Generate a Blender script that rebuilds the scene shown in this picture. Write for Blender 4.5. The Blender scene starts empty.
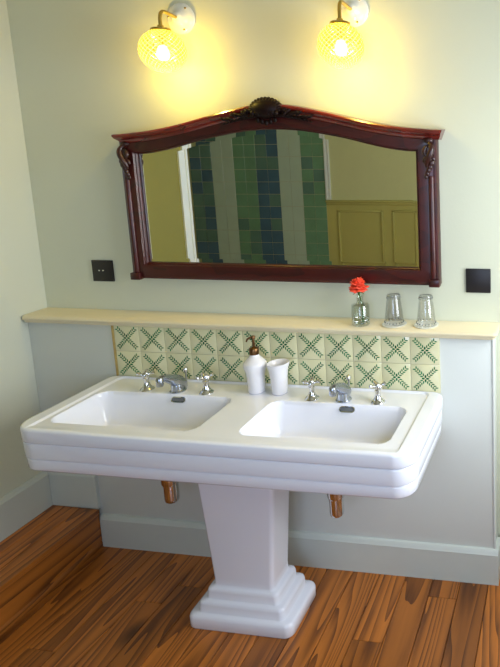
import bpy, bmesh, math, random
from mathutils import Vector, Matrix
random.seed(7)
PI = math.pi
C = bpy.context.scene.collection
scn = bpy.context.scene

# ---------------------------------------------------------------- camera
cam_d = bpy.data.cameras.new('camera'); cam = bpy.data.objects.new('camera', cam_d); C.objects.link(cam)
yaw, pitch, roll = 0.144737, -0.157141, -0.011301
fw = Vector((-math.sin(yaw)*math.cos(pitch), math.cos(yaw)*math.cos(pitch), math.sin(pitch)))
rt0 = Vector((math.cos(yaw), math.sin(yaw), 0)); up0 = rt0.cross(fw)
rt = rt0*math.cos(roll)+up0*math.sin(roll); up = -rt0*math.sin(roll)+up0*math.cos(roll)
M = Matrix((rt, up, -fw)).transposed().to_4x4(); M.translation = Vector((2.085034, -2.317840, 1.985078))
cam.matrix_world = M
cam_d.sensor_fit = 'VERTICAL'; cam_d.sensor_height = 36; cam_d.lens = 573.0354/667*36
cam_d.shift_x = (250-481.45)/667; cam_d.shift_y = (233.045-333.5)/667
cam_d.clip_start = 0.02
scn.camera = cam

# ---------------------------------------------------------------- world, daylight, exposure
w = bpy.data.worlds.new('world'); scn.world = w; w.use_nodes = True
w.node_tree.nodes['Background'].inputs[0].default_value = (0.62, 0.78, 1.0, 1)
w.node_tree.nodes['Background'].inputs[1].default_value = 0.45

def area(name, loc, target, sx, sy, power, color):
    l = bpy.data.lights.new(name, 'AREA'); l.shape = 'RECTANGLE'; l.size = sx; l.size_y = sy
    l.energy = power; l.color = color
    o = bpy.data.objects.new(name, l); C.objects.link(o); o.location = loc
    o.rotation_euler = (Vector(target)-Vector(loc)).to_track_quat('-Z', 'Y').to_euler()
    return o
XR, YB, ZC = 2.62, -3.30, 2.95
area('window_daylight', (XR+.12, -.66, 1.66), (XR-1, -.66, 1.30), 1.0, 1.3, 44, (0.90, 0.94, 1.0))
area('back_window_daylight', (1.85, YB-.12, 1.62), (1.85, YB+1, 1.5), 1.2, 1.5, 46, (0.55, 0.68, 1.0))

scn.view_settings.view_transform = 'Standard'; scn.view_settings.look = 'None'
scn.view_settings.gamma = 1; scn.view_settings.use_curve_mapping = False
scn.view_settings.exposure = 0.08

# ---------------------------------------------------------------- materials
def s2l(c): return tuple(((v/255)/12.92 if v/255 <= .04045 else ((v/255+.055)/1.055)**2.4) for v in c)
def mat(name, col, rough=.5, metal=0, noise=0, nscale=8, bump=0, bscale=60, coat=0, spec=.5, sss=0):
    m = bpy.data.materials.new(name); m.use_nodes = True; nt = m.node_tree; b = nt.nodes['Principled BSDF']
    b.inputs['Roughness'].default_value = rough; b.inputs['Metallic'].default_value = metal
    b.inputs['Specular IOR Level'].default_value = spec
    b.inputs['Coat Weight'].default_value = coat; b.inputs['Coat Roughness'].default_value = .08
    c = s2l(col)
    tc = nt.nodes.new('ShaderNodeTexCoord')
    n = nt.nodes.new('ShaderNodeTexNoise'); n.inputs['Scale'].default_value = nscale; n.inputs['Detail'].default_value = 4
    nt.links.new(tc.outputs['Object'], n.inputs['Vector'])
    r = nt.nodes.new('ShaderNodeValToRGB')
    r.color_ramp.elements[0].position = .3; r.color_ramp.elements[1].position = .7
    r.color_ramp.elements[0].color = tuple(v*(1-noise) for v in c)+(1,)
    r.color_ramp.elements[1].color = tuple(min(1, v*(1+noise*.6)) for v in c)+(1,)
    nt.links.new(n.outputs['Fac'], r.inputs['Fac']); nt.links.new(r.outputs['Color'], b.inputs['Base Color'])
    if bump:
        n2 = nt.nodes.new('ShaderNodeTexNoise'); n2.inputs['Scale'].default_value = bscale
        nt.links.new(tc.outputs['Object'], n2.inputs['Vector'])
        bp = nt.nodes.new('ShaderNodeBump'); bp.inputs['Strength'].default_value = bump; bp.inputs['Distance'].default_value = .002
        nt.links.new(n2.outputs['Fac'], bp.inputs['Height']); nt.links.new(bp.outputs['Normal'], b.inputs['Normal'])
    return m

M_wall = mat('cream_wall_paint', (208, 211, 188), .75, noise=.02, nscale=2, bump=.15, bscale=90)
M_left = mat('left_wall_paint', (204, 208, 192), .75, noise=.02, nscale=2, bump=.15, bscale=90)
M_low = mat('grey_green_paint', (210, 214, 208), .5, noise=.02, nscale=2, bump=.08)
M_base = mat('baseboard_paint', (204, 210, 202), .38, noise=.02)
M_olive = mat('olive_paint', (198, 188, 112), .55, noise=.02)
M_olivew = mat('pale_olive_wall', (220, 218, 168), .7, noise=.02)
M_white = mat('white_gloss_paint', (238, 240, 240), .35, noise=.01)
M_ceil = mat('ceiling_paint', (200, 198, 172), .8, noise=.01)
M_shelf = mat('cream_shelf_paint', (226, 214, 180), .4, noise=.03, nscale=5)
M_porc = mat('white_glazed_porcelain', (240, 242, 252), .12, noise=.006, nscale=3, coat=.6)
M_ceram = mat('handmade_white_ceramic', (236, 234, 238), .22, noise=.02, nscale=20, bump=.35, bscale=45, coat=.4)
M_chrome = mat('polished_chrome', (215, 215, 215), .09, 1, noise=.02)
M_satin = mat('satin_chrome', (176, 182, 194), .24, 1, noise=.02)
M_brass = mat('brass', (205, 175, 95), .22, 1, noise=.03)
M_bronze = mat('antique_bronze', (120, 88, 58), .3, 1, noise=.1, nscale=60)
M_black = mat('black_switch_plastic', (24, 20, 22), .45, noise=.05)
M_dark = mat('dark_hole', (104, 108, 112), .4)
M_tile = mat('cream_glazed_tile', (224, 220, 178), .14, noise=.05, nscale=11, coat=.4, bump=.06, bscale=14)
M_grout = mat('grout', (206, 200, 170), .8, noise=.05)
M_green = mat('green_leaf_glaze', (14, 112, 66), .25, noise=.5, nscale=26)
M_strip = mat('oak_edge_strip', (186, 158, 92), .5, noise=.15, nscale=40)
M_stem = mat('green_stem', (70, 110, 45), .5, noise=.15, nscale=60)
M_petal = mat('coral_petal', (240, 78, 48), .55, noise=.12, nscale=50)
M_rose = mat('ceramic_wall_rose', (232, 234, 228), .2, noise=.01, coat=.5)
M_print = mat('grey_printed_border', (120, 125, 118), .4, noise=.3, nscale=120)

def glass(name, col=(1, 1, 1), rough=0., ior=1.45):
    m = bpy.data.materials.new(name); m.use_nodes = True; b = m.node_tree.nodes['Principled BSDF']
    b.inputs['Transmission Weight'].default_value = 1; b.inputs['Roughness'].default_value = rough
    b.inputs['IOR'].default_value = ior; b.inputs['Base Color'].default_value = (*col, 1)
    return m
def thin_glass(name, tint, gl=.9):
    m = bpy.data.materials.new(name); m.use_nodes = True; nt = m.node_tree; nt.nodes.clear()
    o = nt.nodes.new('ShaderNodeOutputMaterial'); mx = nt.nodes.new('ShaderNodeMixShader')
    t = nt.nodes.new('ShaderNodeBsdfTransparent'); g = nt.nodes.new('ShaderNodeBsdfGlossy')
    lw = nt.nodes.new('ShaderNodeLayerWeight'); lw.inputs[0].default_value = .35
    mu = nt.nodes.new('ShaderNodeMath'); mu.operation = 'MULTIPLY_ADD'; mu.inputs[1].default_value = gl; mu.inputs[2].default_value = .05
    t.inputs[0].default_value = (*tint, 1); g.inputs['Roughness'].default_value = .03
    nt.links.new(lw.outputs['Facing'], mu.inputs[0]); nt.links.new(mu.outputs[0], mx.inputs[0])
    nt.links.new(t.outputs[0], mx.inputs[1]); nt.links.new(g.outputs[0], mx.inputs[2]); nt.links.new(mx.outputs[0], o.inputs[0])
    return m
M_glass = thin_glass('clear_drinking_glass', (.99, .995, .995), .28)
M_vase = thin_glass('clear_vase_glass', (.95, .975, .95), .4)
M_pane = thin_glass('window_glass', (.97, .98, .98), .15)
M_water = glass('water', (.97, 1, .96), 0, 1.33)

# cut-glass globe: crossed ridges that let less light through and glow
def globe_mat():
    m = bpy.data.materials.new('cut_glass_diamonds'); m.use_nodes = True; nt = m.node_tree; nt.nodes.clear(); L = nt.links.new
    N = nt.nodes.new
    out = N('ShaderNodeOutputMaterial'); tc = N('ShaderNodeTexCoord'); sp = N('ShaderNodeSeparateXYZ'); L(tc.outputs['Object'], sp.inputs[0])
    def ma(op, a, b=None, c=None):
        n = N('ShaderNodeMath'); n.operation = op
        for i, v in enumerate((a, b, c)):
            if v is None: continue
            if isinstance(v, (int, float)): n.inputs[i].default_value = v
            else: L(v, n.inputs[i])
        return n.outputs[0]
    phi = ma('ARCTAN2', sp.outputs[1], sp.outputs[0])
    rr = ma('SQRT', ma('ADD', ma('MULTIPLY', sp.outputs[0], sp.outputs[0]), ma('MULTIPLY', sp.outputs[1], sp.outputs[1])))
    th = ma('ARCTAN2', sp.outputs[2], rr)
    k = 12.0
    low = N('ShaderNodeMapRange'); L(th, low.inputs[0]); low.inputs[1].default_value = -1.15; low.inputs[2].default_value = -.25; low.inputs[3].default_value = 0; low.inputs[4].default_value = 1
    a = ma('ABSOLUTE', ma('SINE', ma('MULTIPLY', ma('ADD', phi, ma('MULTIPLY', th, 1.2)), k)))
    b = ma('ABSOLUTE', ma('SINE', ma('MULTIPLY', ma('SUBTRACT', phi, ma('MULTIPLY', th, 1.2)), k)))
    mn = ma('MINIMUM', a, b)                       # 0 on the cuts
    line = ma('SUBTRACT', 1, ma('SMOOTH_MIN', ma('MULTIPLY', mn, 2.9), 1.0, .1))
    fac = ma('MAXIMUM', line, 0.0)
    t = N('ShaderNodeBsdfTransparent'); tm = N('ShaderNodeMix'); tm.data_type = 'RGBA'; L(low.outputs[0], tm.inputs[0]); tm.inputs[6].default_value = (1, .96, .85, 1); tm.inputs[7].default_value = (.46, .38, .20, 1); L(tm.outputs[2], t.inputs[0])
    tl = N('ShaderNodeBsdfTranslucent'); tl.inputs[0].default_value = (.62, .50, .22, 1)
    gl = N('ShaderNodeBsdfGlossy'); gl.inputs['Roughness'].default_value = .08
    bp = N('ShaderNodeBump'); bp.inputs['Strength'].default_value = .6; bp.inputs['Distance'].default_value = .003
    L(mn, bp.inputs['Height']); L(bp.outputs[0], gl.inputs['Normal'])
    m1 = N('ShaderNodeMixShader'); L(ma('MULTIPLY_ADD', fac, .62, .06), m1.inputs[0]); L(t.outputs[0], m1.inputs[1]); L(tl.outputs[0], m1.inputs[2])
    m2 = N('ShaderNodeMixShader'); m2.inputs[0].default_value = .08; L(m1.outputs[0], m2.inputs[1]); L(gl.outputs[0], m2.inputs[2])
    L(m2.outputs[0], out.inputs[0]); return m
M_globe = globe_mat()
def bulb_mat():
    m = bpy.data.materials.new('lit_bulb'); m.use_nodes = True; nt = m.node_tree; nt.nodes.clear()
    o = nt.nodes.new('ShaderNodeOutputMaterial'); a = nt.nodes.new('ShaderNodeAddShader'); t = nt.nodes.new('ShaderNodeBsdfTransparent')
    e = nt.nodes.new('ShaderNodeEmission'); e.inputs[0].default_value = (1, .84, .40, 1); e.inputs[1].default_value = 9
    nt.links.new(t.outputs[0], a.inputs[0]); nt.links.new(e.outputs[0], a.inputs[1]); nt.links.new(a.outputs[0], o.inputs[0]); return m
M_bulb = bulb_mat()

def wood_mat(name, dark, light, rough, scale, coat=0, axis=1, stretch=.07, island=True, rings=0):
    m = bpy.data.materials.new(name); m.use_nodes = True; nt = m.node_tree; L = nt.links.new; N = nt.nodes.new
    b = nt.nodes['Principled BSDF']; b.inputs['Roughness'].default_value = rough; b.inputs['Coat Weight'].default_value = coat
    b.inputs['Coat Roughness'].default_value = .15
    tc = N('ShaderNodeTexCoord'); geo = N('ShaderNodeNewGeometry')
    off = N('ShaderNodeVectorMath'); off.operation = 'MULTIPLY_ADD'
    cx = N('ShaderNodeCombineXYZ'); L(geo.outputs['Random Per Island'], cx.inputs[0]); L(geo.outputs['Random Per Island'], cx.inputs[1]); L(geo.outputs['Random Per Island'], cx.inputs[2])
    L(cx.outputs[0], off.inputs[0]); off.inputs[1].default_value = (17, 31, 13) if island else (0, 0, 0); L(tc.outputs['Object'], off.inputs[2])
    mp = N('ShaderNodeMapping'); s = [1, 1, 1]; s[axis] = stretch; mp.inputs['Scale'].default_value = s; L(off.outputs[0], mp.inputs[0])
    n1 = N('ShaderNodeTexNoise'); n1.inputs['Scale'].default_value = scale; n1.inputs['Detail'].default_value = 2; n1.inputs['Roughness'].default_value = .4
    L(mp.outputs[0], n1.inputs[0])
    # contour lines of a soft noise read as cathedral grain
    mu = N('ShaderNodeMath'); mu.operation = 'MULTIPLY'; mu.inputs[1].default_value = rings or 9; L(n1.outputs['Fac'], mu.inputs[0])
    fr = N('ShaderNodeMath'); fr.operation = 'FRACT'; L(mu.outputs[0], fr.inputs[0])
    n2 = N('ShaderNodeTexNoise'); n2.inputs['Scale'].default_value = scale*14; n2.inputs['Detail'].default_value = 5; L(mp.outputs[0], n2.inputs[0])
    mx = N('ShaderNodeMix'); mx.data_type = 'FLOAT'; mx.inputs[0].default_value = .42; L(fr.outputs[0], mx.inputs[2]); L(n2.outputs['Fac'], mx.inputs[3])
    r = N('ShaderNodeValToRGB'); e = r.color_ramp.elements
    e[0].position = .12; e[0].color = (*s2l(light), 1); e[1].position = .92; e[1].color = (*s2l(dark), 1)
    md = e.new(.5); md.color = (*[a*.72+b_*.28 for a, b_ in zip(s2l(light), s2l(dark))], 1)
    L(mx.outputs[0], r.inputs[0])
    hs = N('ShaderNodeHueSaturation')
    mr = N('ShaderNodeMapRange'); mr.inputs[3].default_value = .62 if island else 1; mr.inputs[4].default_value = 1.2 if island else 1; L(geo.outputs['Random Per Island'], mr.inputs[0])
    L(mr.outputs[0], hs.inputs['Value']); L(r.outputs[0], hs.inputs['Color'])
    # knots
    if rings:
        v = N('ShaderNodeTexVoronoi'); v.inputs['Scale'].default_value = 3.2
        mpk = N('ShaderNodeMapping'); mpk.inputs['Scale'].default_value = (1.0, .45, 1); L(off.outputs[0], mpk.inputs[0]); L(mpk.outputs[0], v.inputs[0])
        mk = N('ShaderNodeMapRange'); mk.inputs[1].default_value = .09; mk.inputs[2].default_value = .16; mk.inputs[3].default_value = .18; mk.inputs[4].default_value = 1; L(v.outputs['Distance'], mk.inputs[0])
        mm = N('ShaderNodeMix'); mm.data_type = 'RGBA'; mm.blend_type = 'MULTIPLY'; mm.inputs[0].default_value = 1
        L(hs.outputs[0], mm.inputs[6]); L(mk.outputs[0], mm.inputs[7]); L(mm.outputs[2], b.inputs['Base Color'])
    else: L(hs.outputs[0], b.inputs['Base Color'])
    bp = N('ShaderNodeBump'); bp.inputs['Strength'].default_value = .12; bp.inputs['Distance'].default_value = .002; L(n2.outputs['Fac'], bp.inputs['Height']); L(bp.outputs[0], b.inputs['Normal'])
    return m
M_floor = wood_mat('reclaimed_pine_planks', (60, 25, 10), (194, 116, 42), .36, 5.0, coat=.12, axis=1, stretch=.07, rings=20)
M_maho = wood_mat('varnished_mahogany', (38, 9, 9), (72, 17, 13), .38, 5, coat=.15, axis=0, stretch=.5, island=False)
M_scroll = wood_mat('scroll_mahogany', (26, 8, 5), (58, 19, 10), .35, 20, coat=.2, axis=0, stretch=.8, island=False)
M_mahod = wood_mat('carved_mahogany', (10, 4, 3), (26, 8, 6), .45, 20, coat=0, axis=0, stretch=.8, island=False)

# ---------------------------------------------------------------- helpers
def link(name, bm, m, parent=None, smooth=True, angle=40):
    me = bpy.data.meshes.new(name); bm.normal_update(); bm.to_mesh(me); bm.free()
    for mm in (m if isinstance(m, (list, tuple)) else [m]): me.materials.append(mm)
    if smooth:
        for p in me.polygons: p.use_smooth = True
        me.set_sharp_from_angle(angle=math.radians(angle))
    o = bpy.data.objects.new(name, me); C.objects.link(o)
    if parent: o.parent = parent
    return o
def thing(name, label, cat, loc=(0, 0, 0), group=None):
    o = bpy.data.objects.new(name, None); C.objects.link(o); o.location = loc; o.empty_display_size = .05
    o['label'] = label; o['category'] = cat
    if group: o['group'] = group
    return o
def tag(o, label, cat, group=None):
    o['label'] = label; o['category'] = cat
    if group: o['group'] = group
    return o
def struct(name, bm, m, **k):
    o = link(name, bm, m, **k); o['kind'] = 'structure'; return o
def box(bm, x0, x1, y0, y1, z0, z1, bev=0, seg=2):
    r = bmesh.ops.create_cube(bm, size=1); vs = r['verts']
    for v in vs: v.co = Vector((x0+(v.co.x+.5)*(x1-x0), y0+(v.co.y+.5)*(y1-y0), z0+(v.co.z+.5)*(z1-z0)))
    if bev:
        es = list({e for v in vs for e in v.link_edges})
        bmesh.ops.bevel(bm, geom=es, offset=bev, segments=seg, affect='EDGES', profile=.5)
    return bm
def B(*a, **k): return box(bmesh.new(), *a, **k)
def lathe(bm, prof, c=(0, 0, 0), seg=32, axis='z', wob=0):
    c = Vector(c); rings = []
    for (r, z) in prof:
        ring = []
        for i in range(seg):
            a = 2*PI*i/seg; rr = r*(1+wob*math.sin(2*a+z*60))
            p = Vector((rr*math.cos(a), rr*math.sin(a), z))
            if axis == 'y': p = Vector((p.x, -p.z, p.y))
            if axis == 'x': p = Vector((p.z, p.x, p.y))
            ring.append(bm.verts.new(c+p))
        rings.append(ring)
    for a, b in zip(rings, rings[1:]):
        for i in range(seg): bm.faces.new((a[i], a[(i+1) % seg], b[(i+1) % seg], b[i]))
    if prof[0][0] > 1e-5: bm.faces.new(rings[0][::-1])
    if prof[-1][0] > 1e-5: bm.faces.new(rings[-1])
    return bm
def tube(bm, pts, rads, seg=12, caps=True, flat=1.0):
    pts = [Vector(p) for p in pts]
    if isinstance(rads, (int, float)): rads = [rads]*len(pts)
    rings = []; prev = None
    for i, p in enumerate(pts):
        d = (pts[min(i+1, len(pts)-1)]-pts[max(i-1, 0)]).normalized()
        if prev is None:
            n = d.cross(Vector((0, 0, 1)))
            if n.length < .01: n = d.cross(Vector((1, 0, 0)))
        else: n = prev-d*prev.dot(d)
        n.normalize(); prev = n; b = d.cross(n)
        rings.append([bm.verts.new(p+(n*math.cos(2*PI*k/seg)+b*math.sin(2*PI*k/seg)*flat)*rads[i]) for k in range(seg)])
    for a, b in zip(rings, rings[1:]):
        for k in range(seg): bm.faces.new((a[k], a[(k+1) % seg], b[(k+1) % seg], b[k]))
    if caps: bm.faces.new(rings[0][::-1]); bm.faces.new(rings[-1])
    return bm
def ball(bm, c, r, sc=(1, 1, 1), rot=None, seg=12):
    g = bmesh.ops.create_uvsphere(bm, u_segments=seg, v_segments=max(6, seg*2//3), radius=r)
    for v in g['verts']:
        p = Vector((v.co.x*sc[0], v.co.y*sc[1], v.co.z*sc[2]))
        if rot: p = rot @ p
        v.co = Vector(c)+p
def bez(p, n=12):
    P = [Vector(q) for q in p]; out = []
    for i in range(n+1):
        t = i/n; q = P[:]
        while len(q) > 1: q = [a.lerp(b, t) for a, b in zip(q, q[1:])]
        out.append(q[0])
    return out
def rrect(x0, x1, y0, y1, r, n=8, rb=None):
    """rounded rectangle, ccw; r front radius (low y), rb rear radius"""
    rb = r if rb is None else rb; pts = []
    for cx, cy, a0, q in ((x1-r, y0+r, -PI/2, r), (x1-rb, y1-rb, 0, rb), (x0+rb, y1-rb, PI/2, rb), (x0+r, y0+r, PI, r)):
        for i in range(n+1):
            a = a0+PI/2*i/n; pts.append((cx+q*math.cos(a), cy+q*math.sin(a)))
    return pts
def loft(bm, loops, cap0=False, cap1=False):
    R = [[bm.verts.new(p) for p in l] for l in loops]; n = len(R[0])
    for a, b in zip(R, R[1:]):
        for i in range(n): bm.faces.new((a[i], a[(i+1) % n], b[(i+1) % n], b[i]))
    if cap0: bm.faces.new(R[0][::-1])
    if cap1: bm.faces.new(R[-1])
    return bm
def prism_x(bm, prof, x0, x1):
    """profile of (y,z) points extruded along x"""
    a = [bm.verts.new((x0, y, z)) for y, z in prof]; b = [bm.verts.new((x1, y, z)) for y, z in prof]; n = len(prof)
    for i in range(n): bm.faces.new((a[i], b[i], b[(i+1) % n], a[(i+1) % n]))
    bm.faces.new(a[::-1]); bm.faces.new(b); bmesh.ops.recalc_face_normals(bm, faces=bm.faces); return bm
def prism_y(bm, prof, y0, y1):
    a = [bm.verts.new((x, y0, z)) for x, z in prof]; b = [bm.verts.new((x, y1, z)) for x, z in prof]; n = len(prof)
    for i in range(n): bm.faces.new((a[i], b[i], b[(i+1) % n], a[(i+1) % n]))
    bm.faces.new(a[::-1]); bm.faces.new(b); bmesh.ops.recalc_face_normals(bm, faces=bm.faces); return bm

# ---------------------------------------------------------------- room shell
D = 0.1131; XL = -0.4653; XE = 1.792; ZS = 1.195; STEP = .205; XS = -.190; YE = -1.02; XF = -3.0
# floor of long planks running towards the wash-stand wall
bm = bmesh.new(); x = XF-.1; pw = .128
rnd = random.Random(3)
while x < XR+.1:
    y = YB-.2+rnd.random()*-.6
    while y < D+.1:
        ln = 1.8+rnd.random()*1.8
        y1 = min(y+ln, D+.12); y0 = max(y, YB-.12)
        if y1 > y0+.02: box(bm, x+.0014, x+pw-.0014, y0+.0006, y1-.0006, -.03, 0, bev=.0012, seg=1)
        y += ln
    x += pw
box(bm, XF-.1, XR+.1, YB-.12, D+.12, -.06, -.012)
struct('floor', bm, M_floor, smooth=False)
# raised wooden step along the left wall: planks on top, riser boards, quarter round at foot
bm = bmesh.new()
xs = [XL, -.375, -.285, XS+.004]
for i in range(3): box(bm, xs[i], xs[i+1]-.001, YE, -.0185, STEP-.02, STEP-(0.0008*i), bev=.0015, seg=1)
box(bm, XS-.022, XS-.001, YE, -.0185, .035, STEP-.021, bev=.001, seg=1)
prism = [(XS-.02, 0.0), (XS, 0.0), (XS, .02), (XS-.006, .036), (XS-.02, .036)]
prism_y(bm, prism, YE, -.0185)
tag(link('wooden_step', bm, M_floor, smooth=False), 'raised step of reddish pine boards along the foot of the left wall', 'step')

struct('wall_back', B(XL-.1, XR, D, D+.1, 0, ZC), M_wall, smooth=False)
struct('wall_lower', B(XL, XE, 0, D, 0, ZS-.034, bev=.003), M_low)
struct('wall_left', B(XL-.1, XL, -.60, D, 0, ZC), M_left, smooth=False)
bm = B(XL-.1, XL, YE, -.60, 0, ZC); struct('wall_left', bm, mat('dim_olive_left_wall', (146, 138, 66), .7, noise=.02), smooth=False)  # left wall continued, its dim warm shade put into the base colour
bm = B(XL-.115, XL+.012, YE-.07, YE, 0, ZC); box(bm, XL-.12, XL+.018, YE-.085, YE-.06, 0, ZC, bev=.004)
struct('trim_1', bm, M_white)
struct('wall_alcove', B(XF, XL-.1, YE-.06, YE+.04, 0, ZC), M_olivew, smooth=False)
struct('wall_far_left', B(XF-.1, XF, YB, YE, 0, ZC), M_olivew, smooth=False)
struct('ceiling', B(XF-.1, XR+.1, YB-.1, D+.1, ZC, ZC+.1), M_ceil, smooth=False)
def holed_wall(name, ax, c0, c1, a0, a1, h0, h1, z0, z1, m):
    bm = bmesh.new()
    def bb(p0, p1, q0, q1):
        if ax == 'x': box(bm, c0, c1, p0, p1, q0, q1)
        else: box(bm, p0, p1, c0, c1, q0, q1)
    bb(a0, h0, 0, ZC); bb(h1, a1, 0, ZC); bb(h0, h1, 0, z0); bb(h0, h1, z1, ZC)
    struct(name, bm, m, smooth=False)
holed_wall('wall_right', 'x', XR, XR+.1, YB, D, -1.21, -.11, .95, 2.38, M_wall)
holed_wall('wall_front', 'y', YB-.1, YB, XF-.1, XR+.1, 1.25, 2.45, .87, 2.37, M_olivew)
def window(n, ax):
    bm = bmesh.new(); pn = bmesh.new()
    a0, a1, q0_, q1_ = (-1.21, -.11, .95, 2.38) if ax == 'x' else (1.25, 2.45, .87, 2.37)
    def bb(b_, p0, p1, q0, q1, d0, d1, bev=.004):
        if ax == 'x': box(b_, XR+d0, XR+d1, p0, p1, q0, q1, bev=bev)
        else: box(b_, p0, p1, YB-d1, YB-d0, q0, q1, bev=bev)
    for p0, p1, q0, q1 in ((a0, a0+.05, q0_, q1_), (a1-.05, a1, q0_, q1_), (a0, a1, q0_, q0_+.05), (a0, a1, q1_-.05, q1_),
                           ((a0+a1)/2-.02, (a0+a1)/2+.02, q0_, q1_), (a0, a1, (q0_+q1_)/2-.015, (q0_+q1_)/2+.015)):
        bb(bm, p0, p1, q0, q1, .02, .07)
    bb(bm, a0-.05, a1+.05, q0_-.03, q0_-.001, -.05, 0)
    bb(pn, a0+.01, a1-.01, q0_+.01, q1_-.01, .042, .046, bev=0)
    o = struct('window_%d' % n, bm, M_white); p = link('window_pane', pn, M_pane, o, smooth=False)
window(1, 'x'); window(2, 'y')

# baseboards
def bprof(y, z0, h, t=.02):   # front face at y-t
    return [(y, z0), (y-t, z0), (y-t, z0+h-.022), (y-t+.004, z0+h-.016), (y-t+.006, z0+h-.008), (y-t+.011, z0+h-.002), (y, z0+h)]
bm = bmesh.new(); prism_x(bm, bprof(0, 0, .170), XS+.001, XE+.018)
bmesh.ops.recalc_face_normals(bm, faces=bm.faces); 
box(bm, XE, XE+.018, -.001, D-.021, 0, .160)
struct('baseboard_lower', bm, M_base, angle=30)
bm = bmesh.new(); prism_x(bm, bprof(0, STEP, .190, .018), XL, XS-.001); struct('baseboard_step', bm, M_base, angle=30)
bm = bmesh.new(); prism_x(bm, bprof(D, 0, .175), XE+.019, XR); struct('baseboard_back', bm, M_base, angle=30)
bm = bmesh.new(); prism_y(bm, [(XL, STEP), (XL+.018, STEP), (XL+.018, STEP+.168), (XL+.013, STEP+.175), (XL+.011, STEP+.184), (XL+.005, STEP+.19), (XL, STEP+.19)], YE, -.019)
struct('baseboard_left', bm, M_base, angle=30)
# corner bead on the free end of the low wall
bm = bmesh.new(); tube(bm, [(XE-.001, .002, .171), (XE-.001, .002, ZS-.036)], .006, 10); struct('trim_2', bm, M_low)

# shelf on top of the low wall
bm = bmesh.new()
def shelf_loop(o, z): return [(x, y, z) for x, y in rrect(XL+.001-0, XE+.020-o, -.036+o, D-.001, .018, 6, .002)]
L0 = []
for o, z in ((.014, -.034), (.010, -.030), (.010, -.024), (.003, -.021), (0, -.016), (-.001, -.010), (.002, -.004), (.008, 0)):
    L0.append(shelf_loop(o, ZS+z))
for l in L0:
    for i, p in enumerate(l):
        if p[0] < XL+.03: l[i] = (max(XL+.001, p[0]), p[1], p[2])
loft(bm, L0, True, True)
tag(link('ledge_shelf', bm, M_shelf, angle=35), 'long cream painted shelf with a rounded edge topping the low wall under the mirror', 'shelf')

# reflected side of the room: striped tile wall, moulding and panelling
bm = bmesh.new(); rnd = random.Random(5); t = .1325
cols = []
x = -1.96
def mt(name, c, n=.12): return mat(name, c, .22, noise=n, nscale=6, coat=.3)
TM = [mt('green_tile', (122, 164, 132)), mt('blue_green_tile', (104, 138, 128)), mt('navy_tile', (80, 112, 136)), mt('stone_tile', (196, 212, 196), .05), M_grout]
stripes = [(-1.96, 2, 'a'), (-1.685, 2, 's'), (-1.41, 2, 'g'), (-1.145, 2, 'b'), (-.88, 2, 's'), (-.655, 2, 'g2')]
box(bm, -1.97, -.421, YB, YB+.012, 0, 2.6)
for f in bm.faces: f.material_index = 4
for i in range(12):
    k = 'a s g b s g2'.split()[i//2]
    for j in range(20):
        n0 = len(bm.faces)
        x0 = -1.965+i*t*.970; z0 = j*t
        if k == 's': z0 = j*t*2.0
        if z0 > 2.6: continue
        zz = z0+(t*2 if k == 's' else t)
        box(bm, x0+.002, x0+t*.970-.002, YB+.008, YB+.017, z0+.002, min(zz, 2.65)-.002, bev=.001, seg=1)
        mi = {'s': 3, 'g': 0, 'b': 2, 'a': 1, 'g2': 0}[k]
        if k == 'a' and rnd.random() < .35: mi = 2
        if k == 'b' and rnd.random() < .2: mi = 1
        if k == 'g2' and rnd.random() < .3: mi = 1
        if k == 'g' and rnd.random() < .15: mi = 1
        bm.faces.ensure_lookup_table()
        for f in bm.faces[n0:]: f.material_index = mi
struct('wall_tiled', bm, TM, smooth=False)
bm = bmesh.new()
for a, b, d in ((-.420, -.395, .035), (-.397, -.382, .022), (-.384, -.366, .03)): box(bm, a, b, YB, YB+d, 1.40, 2.7, bev=.006)
struct('trim_3', bm, M_white)
bm = bmesh.new()
box(bm, -.42, 1.15, YB, YB+.014, 0, 1.36)
box(bm, -.42, 1.15, YB, YB+.045, 1.372, 1.395, bev=.006); box(bm, -.42, 1.15, YB, YB+.028, 1.345, 1.374, bev=.006)
def frame_rect(bm, x0, x1, z0, z1, wd=.022, d=.03):
    for a in ((x0, x1, z0, z0+wd), (x0, x1, z1-wd, z1), (x0, x0+wd, z0, z1), (x1-wd, x1, z0, z1)): box(bm, a[0], a[1], YB+.01, YB+d, a[2], a[3], bev=.005)
for a, b in ((-.30, .20), (.30, .80), (.86, 1.12)): frame_rect(bm, a, b, .62, 1.29); frame_rect(bm, a, b, .14, .50)
struct('wall_panelling', bm, M_olive)

# ---------------------------------------------------------------- tiled backsplash
TZ = .905; TW = .13; TH = .129
root = thing('tiled_backsplash', 'two rows of cream tiles with green crossed leaf sprigs behind the washbasin', 'backsplash', (.78, 0, TZ))
bm = bmesh.new(); box(bm, 0, 1.56, -.006, -.0005, TZ, TZ+2*TH+.0)
for f in bm.faces: f.material_index = 1
for i in range(12):
    for j in range(2):
        n0 = len(bm.faces)
        box(bm, i*TW+.0012, (i+1)*TW-.0012, -.0095, -.001, TZ+j*TH+.0012, TZ+(j+1)*TH-.0012, bev=.0015, seg=2)
bmg = bmesh.new()
def leaf(bm, cx, cz, ang, ln, wd, y):
    ca, sa = math.cos(ang), math.sin(ang); pts = []
    for k in range(10):
        a = 2*PI*k/10; u = ln/2*math.cos(a); v = wd/2*math.sin(a)*(1-.25*math.cos(a))
        pts.append((cx+u*ca-v*sa, cz+u*sa+v*ca))
    f = [bm.verts.new((x, y, z)) for x, z in pts]; b = [bm.verts.new((x, y+.001, z)) for x, z in pts]
    bm.faces.new(f)
    for k in range(10): bm.faces.new((f[k], b[k], b[(k+1) % 10], f[(k+1) % 10]))
rnd = random.Random(11)
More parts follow.
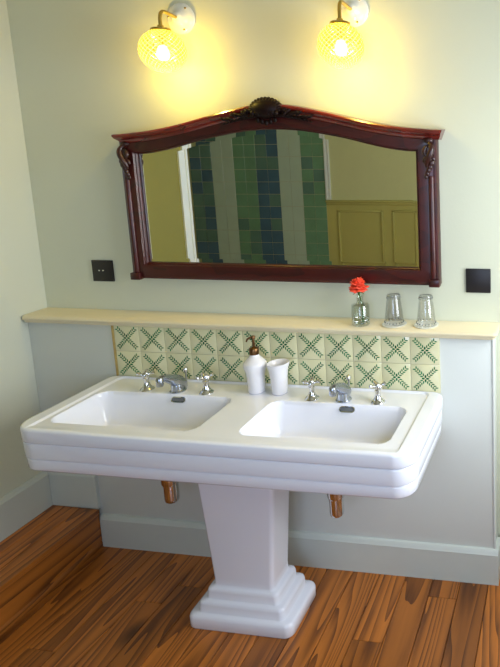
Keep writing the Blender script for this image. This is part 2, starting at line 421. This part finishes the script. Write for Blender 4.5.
for i in range(12):
    for j in range(2):
        cx = (i+.5)*TW; cz = TZ+(j+.5)*TH
        for q in range(4):
            a = PI/4+q*PI/2; R = .072; n = 6
            dx, dz = math.cos(a), math.sin(a)
            for k in range(n):
                s = .008+k*(R-.016)/(n-1)
                for sd in (-1, 1):
                    an = a+sd*.78
                    leaf(bmg, cx+dx*s-sd*dz*.0062, cz+dz*s+sd*dx*.0062, an, .0138+rnd.uniform(-.001, .001), .0060, -.0099)
tile_o = link('tile_panel', bm, [M_tile, M_grout], root, angle=30)
sprig = link('leaf_sprigs', bmg, M_green, root, smooth=False)
strip = link('edge_strip', B(-.011, -.0005, -.0105, -.0005, TZ, TZ+2*TH, bev=.001), M_strip, root); strip['label'] = 'narrow brown wooden edge strip'
for o in (tile_o, sprig, strip): o.matrix_parent_inverse = Matrix.Translation((-.78, 0, -TZ))

# ---------------------------------------------------------------- washbasin
CX = .772; HW = .806; YF = -.532; ZD = .907; ZR = .914; ZB = .738
wb = thing('double_washbasin', 'large white double pedestal washbasin with stepped rim against the low tiled wall', 'washbasin', (CX, -.27, 0))
def under(o): o.parent = wb; o.matrix_parent_inverse = Matrix.Translation((-CX, .27, 0)); return o
def sm(t): t = max(0, min(1, t)); return t*t*(3-2*t)
def sd_rr(x, y, hx, hy, r):
    qx, qy = abs(x)-hx+r, abs(y)-hy+r
    return math.hypot(max(qx, 0), max(qy, 0))+min(max(qx, qy), 0)-r
BOWLS = [(.372, .312), (1.163, .292)]; BY0, BY1 = -.452, -.168; BD = .150
def ztop(x, y):
    # slightly sunk working deck inside a raised flat border at the sides and back
    d = sd_rr(x-CX, y+.30, .745, .30-.022, .03)      # border at sides / rear
    fade = sm((y+.53)/.05)
    z = ZR-(ZR-ZD)*sm(-d/.007)*fade - (ZR-ZD)*(1-fade)*sm((.62-abs(x-CX))/.2)*.6
    for bx, hx in BOWLS:
        yc = (BY0+BY1)/2; hy = (BY1-BY0)/2
        s = sd_rr(x-bx, y-yc, hx, hy, .045)          # negative inside
        if s < .006:
            t = (.006-s)
            wall = .030+.028*max(0, -(y-yc)/hy*.2)    # side slope run
            slope_run = .05
            k = min(1, t/slope_run)
            z -= (BD-.012)*(1-(1-k)**2.2) + .012*sm((t-slope_run)/.09)
            if t < .012: z = z
    return z
def mapedge(x, y, x0, x1, y0, y1, r, rb):
    for cx, sx in ((x0, 1), (x1, -1)):
        for cy, sy, q in ((y0, 1, r), (y1, -1, rb)):
            ax, ay = cx+sx*q, cy+sy*q
            dx, dy = (x-ax)*-sx, (y-ay)*-sy
            if dx > 0 and dy > 0:
                k = max(dx, dy)/math.hypot(dx, dy); return ax-sx*dx*k, ay-sy*dy*k
    return x, y
bm = bmesh.new()
INS = .014; RF, RB = .085, .05
X0, X1, Y0, Y1 = CX-HW+INS, CX+HW-INS, YF+INS, -.011-INS*.6
nx, ny = 420, 150
grid = []
for i in range(nx+1):
    row = []
    for j in range(ny+1):
        x = X0+(X1-X0)*i/nx; y = Y0+(Y1-Y0)*j/ny
        x, y = mapedge(x, y, X0, X1, Y0, Y1, RF-INS, RB-INS)
        row.append(bm.verts.new((x, y, ztop(x, y))))
    grid.append(row)
for i in range(nx):
    for j in range(ny): bm.faces.new((grid[i][j], grid[i+1][j], grid[i+1][j+1], grid[i][j+1]))
# skirt: border verts in order, offset outwards and down through the stepped bands
border = [grid[i][0] for i in range(nx)]+[grid[nx][j] for j in range(ny)]+[grid[i][ny] for i in range(nx, 0, -1)]+[grid[0][j] for j in range(ny, 0, -1)]
bpts = [v.co.copy() for v in border]; nb = len(bpts); nrm = []
for i in range(nb):
    d = (bpts[(i+1) % nb]-bpts[i-1]); nrm.append(Vector((d.y, -d.x, 0)).normalized())
prof = [(.006, -.0015), (.011, -.005), (.014, -.012), (.0138, -.054), (.0125, -.0575), (.007, -.059), (.005, -.061), (.006, -.063), (.0095, -.065), (.0105, -.068), (.0102, -.122), (.009, -.1255), (.003, -.127), (.001, -.129), (.002, -.131), (.005, -.133), (.006, -.136), (.0045, -.172), (0, -.180), (-.010, -.185), (-.05, -.187)]
prev = border
for o, dz in prof:
    ring = []
    for i in range(nb):
        p = bpts[i]+nrm[i]*o; p.z = ZR+dz; p.y = min(p.y, -.0108)
        if dz > -.02: p.z = ZR+dz-(ZR-bpts[i].z)*max(0, 1+dz/.012)
        ring.append(bm.verts.new(p))
    for i in range(nb): bm.faces.new((prev[i], ring[i], ring[(i+1) % nb], prev[(i+1) % nb]))
    prev = ring
bm.faces.new(prev)
bmesh.ops.recalc_face_normals(bm, faces=bm.faces)
under(link('basin', bm, M_porc, angle=55))
# pedestal
PY = -.287; bm = bmesh.new(); loops = []
for hw, hd, z, r in ((.226, .127, 0, .03), (.232, .130, .006, .035), (.232, .130, .045, .035), (.228, .127, .054, .033), (.219, .121, .060, .03), (.197, .114, .062, .026),
                     (.192, .110, .066, .025), (.191, .109, .096, .025), (.187, .106, .106, .023), (.178, .101, .111, .021), (.165, .094, .113, .02), (.160, .091, .117, .02),
                     (.159, .090, .146, .02), (.155, .088, .156, .02), (.147, .082, .161, .018), (.137, .076, .163, .018), (.133, .0735, .172, .018), (.133, .0735, .2, .018),
                     (.165, .078, .60, .018), (.178, .085, .748, .018)):
    loops.append([(x, y, z) for x, y in rrect(CX+.009-hw, CX+.009+hw, PY-hd, PY+hd, r, 6)])
loft(bm, loops, True, True); under(link('pedestal', bm, M_porc, angle=60))
# bottle traps
for x in (.405, 1.160):
    bm = bmesh.new()
    lathe(bm, [(.020, .75), (.020, .66), (.034, .655), (.037, .64), (.037, .545), (.034, .537), (.030, .535), (.030, .468), (.028, .458), (.020, .450), (.0, .448)], (x, -.245, 0), 28)
    tr = under(link('bottle_trap', bm, M_chrome))
    bm = bmesh.new(); tube(bm, [(x, -.245, .62), (x, -.12, .62), (x, -.0015, .62)], .016, 16)
    p = link('waste_pipe', bm, M_chrome, tr)
# taps
def spout(x):
    bm = bmesh.new()
    lathe(bm, [(.033, 0), (.034, .004), (.031, .008), (.027, .012), (.0, .013)], (x, -.125, ZD-.001), 28)
    path = [(x+.003, -.078, ZD+.010), (x+.002, -.095, ZD+.024), (x+.001, -.118, ZD+.040), (x, -.145, ZD+.060), (x, -.175, ZD+.078), (x, -.203, ZD+.092), (x, -.220, ZD+.097), (x, -.230, ZD+.096)]
    tube(bm, path, [.010, .022, .030, .028, .022, .017, .0145, .011], 24, flat=.9)
    lathe(bm, [(.027, 0), (.026, .020), (.024, .040), (.018, .056), (0, .058)], (x, -.128, ZD), 28)
    lathe(bm, [(0, .020), (.013, .018), (.0155, .012), (.0155, -.012), (.0125, -.018), (.0, -.018)], (x, -.232, ZD+.086), 20)
    s = under(link('spout', bm, M_satin))
    bm = bmesh.new(); lathe(bm, [(.004, 0), (.004, .062), (.009, .069), (.0115, .078), (.009, .087), (.004, .091), (0, .092)], (x+.004, -.070, ZD-.001), 18)
    link('pop_up_knob', bm, M_chrome, s)
def tap(x, rot):
    bm = bmesh.new()
    lathe(bm, [(.029, 0), (.030, .003), (.028, .007), (.020, .012), (.015, .022), (.0115, .034), (.0105, .044), (.013, .050), (.013, .056), (.009, .060), (0, .060)], (x, -.128, ZD-.001), 24)
    s = under(link('tap', bm, M_chrome))
    bm = bmesh.new(); z = ZD+.070
    lathe(bm, [(.009, -.012), (.012, -.004), (.012, .006), (.009, .012), (.004, .017), (0, .018)], (x, -.128, z), 18)
    for k in range(4):
        a = rot+k*PI/2; dx, dy = math.cos(a), math.sin(a)
        tube(bm, [(x+dx*r, -.128+dy*r, z+dz) for r, dz in ((.006, 0), (.014, .001), (.022, .004), (.028, .006), (.033, .006), (.036, .006))], [.007, .0055, .006, .0085, .009, .004], 12)
    link('cross_handle', bm, M_chrome, s)
for x in (.392, 1.164): spout(x)
for i, x in enumerate((.243, .532, 1.024, 1.317)): tap(x, (.5, .9, .3, .65)[i])
for bx, hx in BOWLS:
    bm = bmesh.new(); cx = .424 if bx < .7 else 1.196
    yw, zw = BY1-.002, ZD-.020
    rot = Matrix.Rotation(-.62, 3, 'X')
    def sl(hw, hh, d): return [tuple(Vector((cx, yw, zw))+rot @ Vector((x, d, z))) for x, z in rrect(-hw, hw, -hh, hh, hh*.98, 6)]
    loft(bm, [sl(.033, .0115, .004), sl(.034, .0125, -.003), sl(.030, .0085, -.004), sl(.029, .0075, .003)])
    ov = under(link('overflow_ring', bm, M_chrome)); bm = bmesh.new()
    loft(bm, [sl(.030, .0085, -.0005), sl(.0295, .008, -.0007)], False, True); link('overflow_slot', bm, M_dark, ov)
    bm = bmesh.new(); lathe(bm, [(.030, 0), (.030, .003), (.024, .005), (.018, .004), (0, .007)], (bx, -.335, ZD-BD-.002), 28); under(link('drain_plug', bm, M_chrome))

# ---------------------------------------------------------------- mirror
MX = .812; GXC = .802; CXC = .824; GY = .088
def cr(tab, u):
    if u <= tab[0][0]: return tab[0][1]
    for i in range(len(tab)-1):
        (x0, y0), (x1, y1) = tab[i], tab[i+1]
        if u <= x1:
            m0 = (y1-tab[i-1][1])/(x1-tab[i-1][0]) if i > 0 else 0
            m1 = (tab[i+2][1]-y0)/(tab[i+2][0]-x0) if i+2 < len(tab) else (y1-y0)/(x1-x0)*.4
            h = x1-x0; t = (u-x0)/h
            return (2*t**3-3*t**2+1)*y0+(t**3-2*t**2+t)*h*m0+(-2*t**3+3*t**2)*y1+(t**3-t**2)*h*m1
    return tab[-1][1]
OT = [(0, 2.157), (.105, 2.148), (.28, 2.112), (.43, 2.077), (.57, 2.053), (.70, 2.040), (.76, 2.037)]
IT = [(0, 2.051), (.14, 2.043), (.325, 2.012), (.49, 1.972), (.60, 1.953), (.66, 1.950)]
zo = lambda x: cr(OT, abs(x-CXC)); zi = lambda x: cr(IT, abs(x-GXC))
GW = .655; OW = .738; GZ = 1.4435; OZ = 1.368
mr = thing('mahogany_mirror', 'wide dark mahogany framed mirror with arched carved top hanging above the shelf', 'mirror', (MX, D, 1.4))
def um(o): o.parent = mr; o.matrix_parent_inverse = Matrix.Translation((-MX, -D, -1.4)); return o
# stations round the frame (inner point, outer point)
st = []; nT = 60
for i in range(nT+1):
    f = -1+2*i/nT; xi = GXC+f*GW; xo = MX+f*OW; st.append(((xi, zi(xi)), (xo, zo(xo)-.030)))
for i in range(1, 20): f = i/20; st.append(((GXC+GW, zi(GXC+GW)*(1-f)+GZ*f), (MX+OW, (zo(MX+OW)-.03)*(1-f)+OZ*f)))
for i in range(0, 21): f = 1-2*i/20; st.append(((GXC+f*GW, GZ), (MX+f*OW, OZ)))
for i in range(1, 20): f = i/20; st.append(((GXC-GW, GZ*(1-f)+zi(GXC-GW)*f), (MX-OW, OZ*(1-f)+(zo(MX-OW)-.03)*f)))
pf = [(0, GY-.001), (0, .079), (.03, .074), (.06, .072), (.09, .074), (.11, .068), (.14, .062), (.80, .060), (.86, .062), (.90, .060), (.97, .062), (1.0, .068), (1.0, D-.001)]
bm = bmesh.new(); prev = None; rings = []
for (a, b) in st:
    rings.append([bm.verts.new((a[0]+(b[0]-a[0])*t, y, a[1]+(b[1]-a[1])*t)) for t, y in pf])
n = len(rings)
for i in range(n):
    r0, r1 = rings[i], rings[(i+1) % n]
    for k in range(len(pf)-1): bm.faces.new((r0[k], r0[k+1], r1[k+1], r1[k]))
bmesh.ops.recalc_face_normals(bm, faces=bm.faces)
um(link('frame', bm, M_maho, angle=28))
# bevelled glass
M_mir = bpy.data.materials.new('silvered_glass'); M_mir.use_nodes = True; b_ = M_mir.node_tree.nodes['Principled BSDF']
b_.inputs['Metallic'].default_value = 1; b_.inputs['Roughness'].default_value = 0.0; b_.inputs['Base Color'].default_value = (.80, .83, .74, 1)
bm = bmesh.new(); o_, i_ = [], []; W2 = .020
ns = 50
for i in range(ns+1):
    f = -1+2*i/ns
    x = GXC+f*(GW+.004); o_.append((x, zi(x)+.004)); x2 = GXC+f*(GW-W2); i_.append((x2, zi(x2)-W2))
o_ += [(GXC+GW+.004, GZ-.004), (GXC-GW-.004, GZ-.004)]; i_ += [(GXC+GW-W2, GZ+W2), (GXC-GW+W2, GZ+W2)]
vo = [bm.verts.new((x, GY+.0008, z)) for x, z in o_]; vi = [bm.verts.new((x, GY, z)) for x, z in i_]; n = len(vo)
for i in range(n): bm.faces.new((vo[i], vo[(i+1) % n], vi[(i+1) % n], vi[i]))
bm.faces.new(vi)
vb = [bm.verts.new((x, GY+.004, z)) for x, z in o_]
for i in range(n): bm.faces.new((vo[i], vb[i], vb[(i+1) % n], vo[(i+1) % n]))
bm.faces.new(vb)
bmesh.ops.recalc_face_normals(bm, faces=bm.faces)
um(link('mirror_glass', bm, M_mir, smooth=False))
# cornice following the arch
bm = bmesh.new(); cp = [(D-.001, -.040), (.058, -.040), (.052, -.034), (.048, -.026), (.036, -.020), (.030, -.014), (.029, -.006), (.033, 0), (.045, .003), (D-.001, .004)]
rings = []; HC = .757
xs = [CXC-HC+2*HC*i/90 for i in range(91)]
for i, x in enumerate(xs):
    
    rg = []
    for y, dz in cp:
        # lower members set back at the returned ends
        xx = x; lim = max(0, -dz-.006)*.75
        lo, hi = CXC-HC+lim, CXC+HC-lim*.7
        xx = max(lo, min(hi, x)); rg.append(bm.verts.new((xx, y, zo(x)+dz)))
    rings.append(rg)
m_ = len(cp)
for a, b in zip(rings, rings[1:]):
    for k in range(m_): bm.faces.new((a[k], a[(k+1) % m_], b[(k+1) % m_], b[k]))
bm.faces.new(rings[0][::-1]); bm.faces.new(rings[-1])
bmesh.ops.recalc_face_normals(bm, faces=bm.faces)
M_cor = wood_mat('polished_lamplit_mahogany', (70, 14, 10), (112, 26, 16), .25, 5, coat=.7, axis=0, stretch=.5, island=False)  # frame mahogany coloured redder, the lamps' red highlight put into the base colour
um(link('cornice', bm, M_cor, angle=35))
# half-round pilasters on the stiles with a foot block
for s in (-1, 1):
    bm = bmesh.new(); x = MX+s*(OW-.024)
    lathe(bm, [(.012, 1.40), (.013, 1.405), (.013, 1.84), (.011, 1.846)], (x, .062, 0), 18)
    box(bm, x-.020, x+.028*1 if s > 0 else x+.020, .046, .08, OZ-.004, OZ+.030, bev=.004) if s > 0 else box(bm, x-.028, x+.020, .046, .08, OZ-.004, OZ+.030, bev=.004)
    um(link('pilaster', bm, M_maho))
    # carved scroll at the top of the stile
    bm = bmesh.new(); x -= s*.008
    sp = bez([(x-s*.006, .058, 1.99), (x+s*.030, .038, 1.985), (x+s*.026, .036, 1.93), (x-s*.016, .040, 1.92), (x-s*.006, .050, 1.885)], 16)
    tube(bm, sp, [.007+.006*math.sin(PI*i/16) for i in range(17)], 10)
    sp = bez([(x+s*.006, .055, 1.975), (x-s*.024, .045, 1.97), (x-s*.024, .045, 1.93), (x+s*.01, .045, 1.925)], 12)
    tube(bm, sp, [.005+.004*math.sin(PI*i/12) for i in range(13)], 10)
    for k in range(5):
        ball(bm, (x+s*(.012-.006*k), .050, 1.90-.014*k), .012-.0012*k, (1.1, .8, 1.5), Matrix.Rotation(s*(.5-.2*k), 3, 'Y'))
    for k in range(4): ball(bm, (x+s*(-.016+.012*k), .050, 1.915+.006*(k % 2)), .009, (1, .8, 1.6), Matrix.Rotation(s*(.4-.3*k), 3, 'Y'))
    ball(bm, (x, .056, 1.995), .018, (1.2, .7, .7))
    um(link('scroll_carving', bm, M_scroll))
# crest: shell of lobes with leafy sprays either side
bm = bmesh.new(); cz = 2.122; CR = CXC-.012
for k in range(15):
    a = PI*(k+.5)/15; c_, s_ = math.cos(a), math.sin(a)
    ball(bm, (CR+c_*.056, .040, cz+.004+s_*.036), .027, (.46, .7, 1.0), Matrix.Rotation(-(a-PI/2), 3, 'Y'), 14)
ball(bm, (CR, .044, cz+.016), .050, (1.45, .72, .86), None, 20)
for k in range(7): ball(bm, (CR-.054+.018*k, .022, cz-.004+.004*(k % 2)), .011, (.9, .7, 1.1))
rnd = random.Random(4)
for s in (-1, 1):
    for k in range(9):
        d = .060+k*.018; x = CR+s*d
        z = zo(x)-.026-.001*k
        rot = Matrix.Rotation(s*(1.15+.28*math.sin(k*2.3)), 3, 'Y')
        ball(bm, (x, .034, z+.006*math.sin(k*1.7)), .021-.0012*k, (.5, .5, 1.25), rot, 12)
        ball(bm, (x-s*.004, .040, z-.017), .015-.001*k, (.6, .5, 1.2), Matrix.Rotation(s*(2.1), 3, 'Y'), 10)
    tube(bm, bez([(CR+s*.03, .034, cz-.012), (CR+s*.09, .026, cz-.030), (CR+s*.11, .030, cz+.01), (CR+s*.075, .030, cz+.006)], 14), [.006]*12+[.007, .008, .004], 10)
for k in range(5): ball(bm, (CR-.04+.02*k, .036, cz-.032-.006*(2-abs(k-2))), .011, (.8, .6, 1.1))
um(link('crest_carving', bm, M_mahod, angle=60)); M_mahod.node_tree.nodes['Principled BSDF'].inputs['Specular IOR Level'].default_value = .18

# ---------------------------------------------------------------- wall lamps
def sconce(x, gy, gz, rz, name, label):
    r = thing('wall_lamp', label, 'wall lamp', (x, D, rz), 'globe wall lamps above the mirror')
    inv = Matrix.Translation((-x, -D, -rz))
    def p(o, par=None):
        o.parent = par or r
        if not par: o.matrix_parent_inverse = inv
        return o
    bm = bmesh.new(); lathe(bm, [(.066, 0.001), (.067, .008), (.063, .014), (.050, .019), (.034, .024), (.026, .034), (.020, .040), (.010, .043), (0, .043)], (x, D, rz), 40, 'y')
    rose = p(link('wall_rose', bm, M_rose))
    for k in range(3):
        bm = bmesh.new(); a = .9+k*2*PI/3; lathe(bm, [(.0045, .012), (.0045, .0205), (.003, .022), (0, .022)], (x+.052*math.cos(a), D, rz+.052*math.sin(a)), 12, 'y')
        link('screw', bm, M_brass, rose)
    bm = bmesh.new(); top = gz+.086
    pth = [(x, D-.040, rz), (x, D-.06, rz+.001), (x, gy+.045, rz+.006)]+bez([(x, gy+.03, rz+.007), (x, gy+.004, rz+.006), (x, gy, rz-.03)], 8)+[(x, gy, top+.006)]
    tube(bm, pth, .0075, 14); arm = p(link('arm', bm, M_brass))
    bm = bmesh.new(); lathe(bm, [(.012, .018), (.014, .010), (.036, .006), (.040, .003), (.040, -.004), (.034, -.006)], (x, gy, top), 32); p(link('cap', bm, M_brass))
    # globe, origin at its own centre so the cuts run round it
    bm = bmesh.new(); pr = []
    for i in range(33):
        a = math.radians(66)-math.radians(156)*i/32; pr.append((max(.0, .091*math.cos(a)), .089*math.sin(a)))
    pr[-1] = (0, -.089); lathe(bm, pr, (0, 0, 0), 64); 
    for f in list(bm.faces):
        if len(f.verts) > 4: bm.faces.remove(f)
    g = link('glass_globe', bm, M_globe, r); g.location = (0, gy-D, gz-rz)
    bm = bmesh.new(); lathe(bm, [(0, -.036), (.012, -.034), (.021, -.026), (.0255, -.012), (.0245, .002), (.017, .018), (.012, .028)], (x, gy, gz-.004), 24)
    for f in list(bm.faces):
        if len(f.verts) > 4: bm.faces.remove(f)
    p(link('bulb', bm, M_bulb))
    bm = bmesh.new(); lathe(bm, [(.013, 0), (.014, .045), (.010, .060)], (x, gy, gz+.022), 20); p(link('bulb_holder', bm, M_brass))
    l = bpy.data.lights.new('bulb_light', 'POINT'); l.energy = 8.5; l.color = (1.0, .79, .17); l.shadow_soft_size = .012
    o = bpy.data.objects.new('bulb_light', l); C.objects.link(o); o.parent = r; o.location = (0, gy-D, gz-rz-.016)
sconce(.406, -.032, 2.379, 2.537, 'a', 'left cut glass globe wall lamp, above the left half of the mirror')
sconce(1.1985, -.052, 2.370, 2.537, 'b', 'right cut glass globe wall lamp, above the right half of the mirror')

# ---------------------------------------------------------------- switch plates
def plate(x0, x1, z0, z1, label, cat, kind):
    r = thing('switch_plate' if kind else 'blank_plate', label, cat, ((x0+x1)/2, D, (z0+z1)/2), 'black wall plates')
    inv = Matrix.Translation((-(x0+x1)/2, -D, -(z0+z1)/2))
    bm = B(x0, x1, D-.009, D-.0005, z0, z1, bev=.0025); o = link('plate', bm, M_black, r); o.matrix_parent_inverse = inv
    if kind:
        cx, cz = (x0+x1)/2, (z0+z1)/2
        for dx in (-.010, .010):
            bm = bmesh.new(); lathe(bm, [(.0045, .008), (.0042, .016), (.003, .018), (0, .018)], (cx+dx, D, cz+.004), 12, 'y'); q = link('toggle', bm, M_chrome, r); q.matrix_parent_inverse = inv
plate(-.181, -.069, 1.338, 1.442, 'square black switch plate with small metal toggles left of the mirror', 'light switch', 1)
plate(1.660, 1.770, 1.330, 1.438, 'square plain black wall plate right of the mirror', 'wall plate', 0)

# ---------------------------------------------------------------- things on the basin
DX, DY = .749, -.090
r = thing('soap_dispenser', 'white handmade ceramic soap dispenser with bronze pump between the two bowls', 'soap dispenser', (DX, DY, ZD))
inv = Matrix.Translation((-DX, -DY, -ZD))
bm = bmesh.new()
lathe(bm, [(0, .0), (0.0331, .0), (0.0361, .004), (0.0370, .02), (0.0383, .05), (0.0391, .075), (0.0409, .095), (0.0484, .118), (0.0493, .130), (0.0456, .138), (0.0335, .152), (0.0223, .164), (0.0195, .170), (0.0195, .174), (0, .174)], (DX, DY, ZD+.0005), 40, wob=.02)
o = link('bottle', bm, M_ceram, r, angle=60); o.matrix_parent_inverse = inv
bm = bmesh.new()
lathe(bm, [(.019, .172), (.0205, .175), (.0205, .200), (.018, .203), (.009, .205), (.006, .208), (.0055, .242), (.010, .244), (.010, .253), (.007, .257), (0, .258)], (DX, DY, ZD), 24)
tube(bm, [(DX, DY, ZD+.249), (DX-.010, DY-.006, ZD+.250), (DX-.021, DY-.012, ZD+.244), (DX-.025, DY-.014, ZD+.233)], [.005, .0048, .0042, .0035], 10)
o = link('pump', bm, M_bronze, r); o.matrix_parent_inverse = inv; o['label'] = 'antique bronze pump'
TX, TY = .857, -.090
bm = bmesh.new()
pr = [(0, 0), (0.0317, 0), (0.0343, .004), (0.0352, .03), (0.0365, .07), (0.0396, .105), (0.0460, .128), (0.0479, .136), (0.0470, .139), (0.0442, .136), (0.0370, .105), (0.0334, .06), (0.0317, .02), (0.0264, .008), (0, .007)]
lathe(bm, pr, (TX, TY, ZD+.0005), 40, wob=.02)
for v in bm.verts:
    if v.co.z > ZD+.10: v.co.z += (v.co.x-TX)*.06
tag(link('ceramic_beaker', bm, M_ceram, angle=60), 'white ceramic beaker flaring at the lip, beside the soap dispenser', 'beaker')

# ---------------------------------------------------------------- things on the shelf
ZT = ZS
VX, VY = 1.2025, .018
r = thing('bud_vase', 'small clear glass bottle vase holding one rose, on the shelf', 'vase', (VX, VY, ZT))
inv = Matrix.Translation((-VX, -VY, -ZT))
bm = bmesh.new()
lathe(bm, [(0, .001), (.036, .001), (.039, .004), (.0395, .012), (.0395, .088), (.037, .093), (.022, .096), (.0155, .100), (.0145, .112), (.0150, .130), (.0175, .136), (.0165, .136),
           (.0130, .130), (.0125, .112), (.0135, .101), (.020, .094), (.034, .090), (.0365, .086), (.0365, .014), (.030, .010), (0, .009)], (VX, VY, ZT), 36)
o = link('glass_body', bm, M_vase, r, angle=45); o.matrix_parent_inverse = inv
bm = bmesh.new(); rnd = random.Random(2)
lathe(bm, [(0, .0105), (.030, .0105), (.0355, .015), (.0355, .028), (0, .028)], (VX, VY, ZT), 30)
o = link('water', bm, M_water, r); o.matrix_parent_inverse = inv
r = thing('coral_rose', 'coral red rose standing in the small glass vase', 'flower', (VX, VY, ZT+.03))
inv = Matrix.Translation((-VX, -VY, -ZT-.03))
HX, HY, HZ = VX-.001, VY-.010, ZT+.184
bm = bmesh.new(); tube(bm, bez([(VX+.008, VY, ZT+.014), (VX+.014, VY, ZT+.06), (VX+.012, VY, ZT+.10), (VX-.002, VY, ZT+.12), (HX+.002, HY, HZ-.03)], 16), .0032, 10)
for k in range(5):
    a = k*2*PI/5; tube(bm, [(HX+.002, HY, HZ-.032), (HX+.014*math.cos(a), HY+.014*math.sin(a), HZ-.034), (HX+.026*math.cos(a), HY+.026*math.sin(a), HZ-.042)], [.004, .004, .001], 6, flat=.5)
o = link('stem', bm, M_stem, r); o.matrix_parent_inverse = inv
bm = bmesh.new(); rnd = random.Random(9)
def petal(bm, az, tilt, ln, wd, base_r, lift):
    n, m2 = 7, 7; V = []
    for i in range(n+1):
        u = i/n; row = []
        for j in range(m2+1):
            v = -1+2*j/m2
            wv = wd*math.sin(PI*(.14+u*.64))**.7
            rad = base_r+ln*u*math.sin(tilt)+.006*v*v*-1*(1-u)+.010*u**3*math.sin(tilt)
            zz = lift+ln*u*math.cos(tilt)-.012*u**4-.002*math.sin(3*v+az)*u
            row.append(bm.verts.new((HX+rad*math.cos(az)-wv*v*math.sin(az)-abs(v)**2*.5*wd*math.cos(az), HY+rad*math.sin(az)+wv*v*math.cos(az)-abs(v)**2*.5*wd*math.sin(az), HZ-.028+zz-.006*abs(v)**3*u)))
        V.append(row)
    for i in range(n):
        for j in range(m2): bm.faces.new((V[i][j], V[i+1][j], V[i+1][j+1], V[i][j+1]))
for ring, (cnt, tilt, ln, wd, br, lift) in enumerate(((6, 1.15, .038, .025, .003, .002), (6, .88, .047, .026, .003, .004), (6, .60, .056, .024, .003, .006), (5, .36, .062, .020, .003, .008), (4, .16, .064, .013, .002, .008), (3, .05, .062, .008, .0, .008))):
    for k in range(cnt): petal(bm, k*2*PI/cnt+ring*.55+rnd.uniform(-.15, .15), tilt+rnd.uniform(-.12, .12), ln*rnd.uniform(.92, 1.08), wd, br, lift)
o = link('flower_head', bm, M_petal, r, angle=80); o.matrix_parent_inverse = inv
sol = o.modifiers.new('thickness', 'SOLIDIFY'); sol.thickness = .0012
ball_b = bmesh.new(); ball(ball_b, (HX, HY, HZ-.024), .012, (1, 1, .9)); o = link('calyx', ball_b, M_stem, r); o.matrix_parent_inverse = inv

def tumbler(x, y, label, l2):
    # small patterned saucer with a tumbler turned upside down on it
    bm = bmesh.new(); lathe(bm, [(0, 0), (.044, 0), (.052, .002), (.0545, .005), (.052, .006), (.046, .0045), (0, .004)], (x, y, ZT+.0005), 36)
    sa = tag(link('coaster', bm, M_rose, angle=50), l2, 'coaster', 'round coasters under the tumblers')
    r = thing('glass_tumbler', label, 'drinking glass', (x, y, ZT+.006), 'upturned tumblers on the shelf'); inv = Matrix.Translation((-x, -y, -ZT-.006))
    bm = bmesh.new(); z0 = .0062
    lathe(bm, [(.0415, 0), (.0425, .002), (.0400, .03), (.0360, .07), (.0315, .105), (.0290, .128), (.0275, .133), (.012, .1335), (0, .1335)], (x, y, ZT+z0), 36)
    lathe(bm, [(.0395, 0), (.0385, .03), (.0345, .07), (.0300, .105), (.0280, .118), (.024, .121), (0, .121)], (x, y, ZT+z0), 36)
    for f in list(bm.faces):
        if len(f.verts) > 4: bm.faces.remove(f)
    o = link('glass_body', bm, M_glass, r, angle=50); o.matrix_parent_inverse = inv
    bm = bmesh.new()   # etched dots round the foot and lip
    for k in range(18):
        a = 2*PI*k/18
        ball(bm, (x+.0300*math.cos(a), y+.0300*math.sin(a), ZT+z0+.119), .0030, (.8, .8, 1), None, 8)
    bm2 = bmesh.new()
    for k in range(18):
        a = 2*PI*k/18
        ball(bm2, (x+.0420*math.cos(a), y+.0420*math.sin(a), ZT+z0+.010), .0034, (.8, .8, 1), None, 8)
    lathe(bm, [(.0288, .1285), (.0292, .127), (.0300, .1245), (.0294, .1245), (.0280, .1285)], (x, y, ZT+z0), 36)
    for f in list(bm.faces):
        if len(f.verts) > 8: bm.faces.remove(f)
    o = link('foot_border', bm, M_print, r); o.matrix_parent_inverse = inv
    o = link('lip_border', bm2, M_print, r); o.matrix_parent_inverse = inv
tumbler(1.350, .033, 'upturned clear glass tumbler on a coaster, the nearer one to the rose vase', 'round pale coaster under the tumbler next to the rose vase')
tumbler(1.494, .035, 'upturned clear glass tumbler on a coaster, furthest right on the shelf', 'round pale coaster under the rightmost tumbler on the shelf')
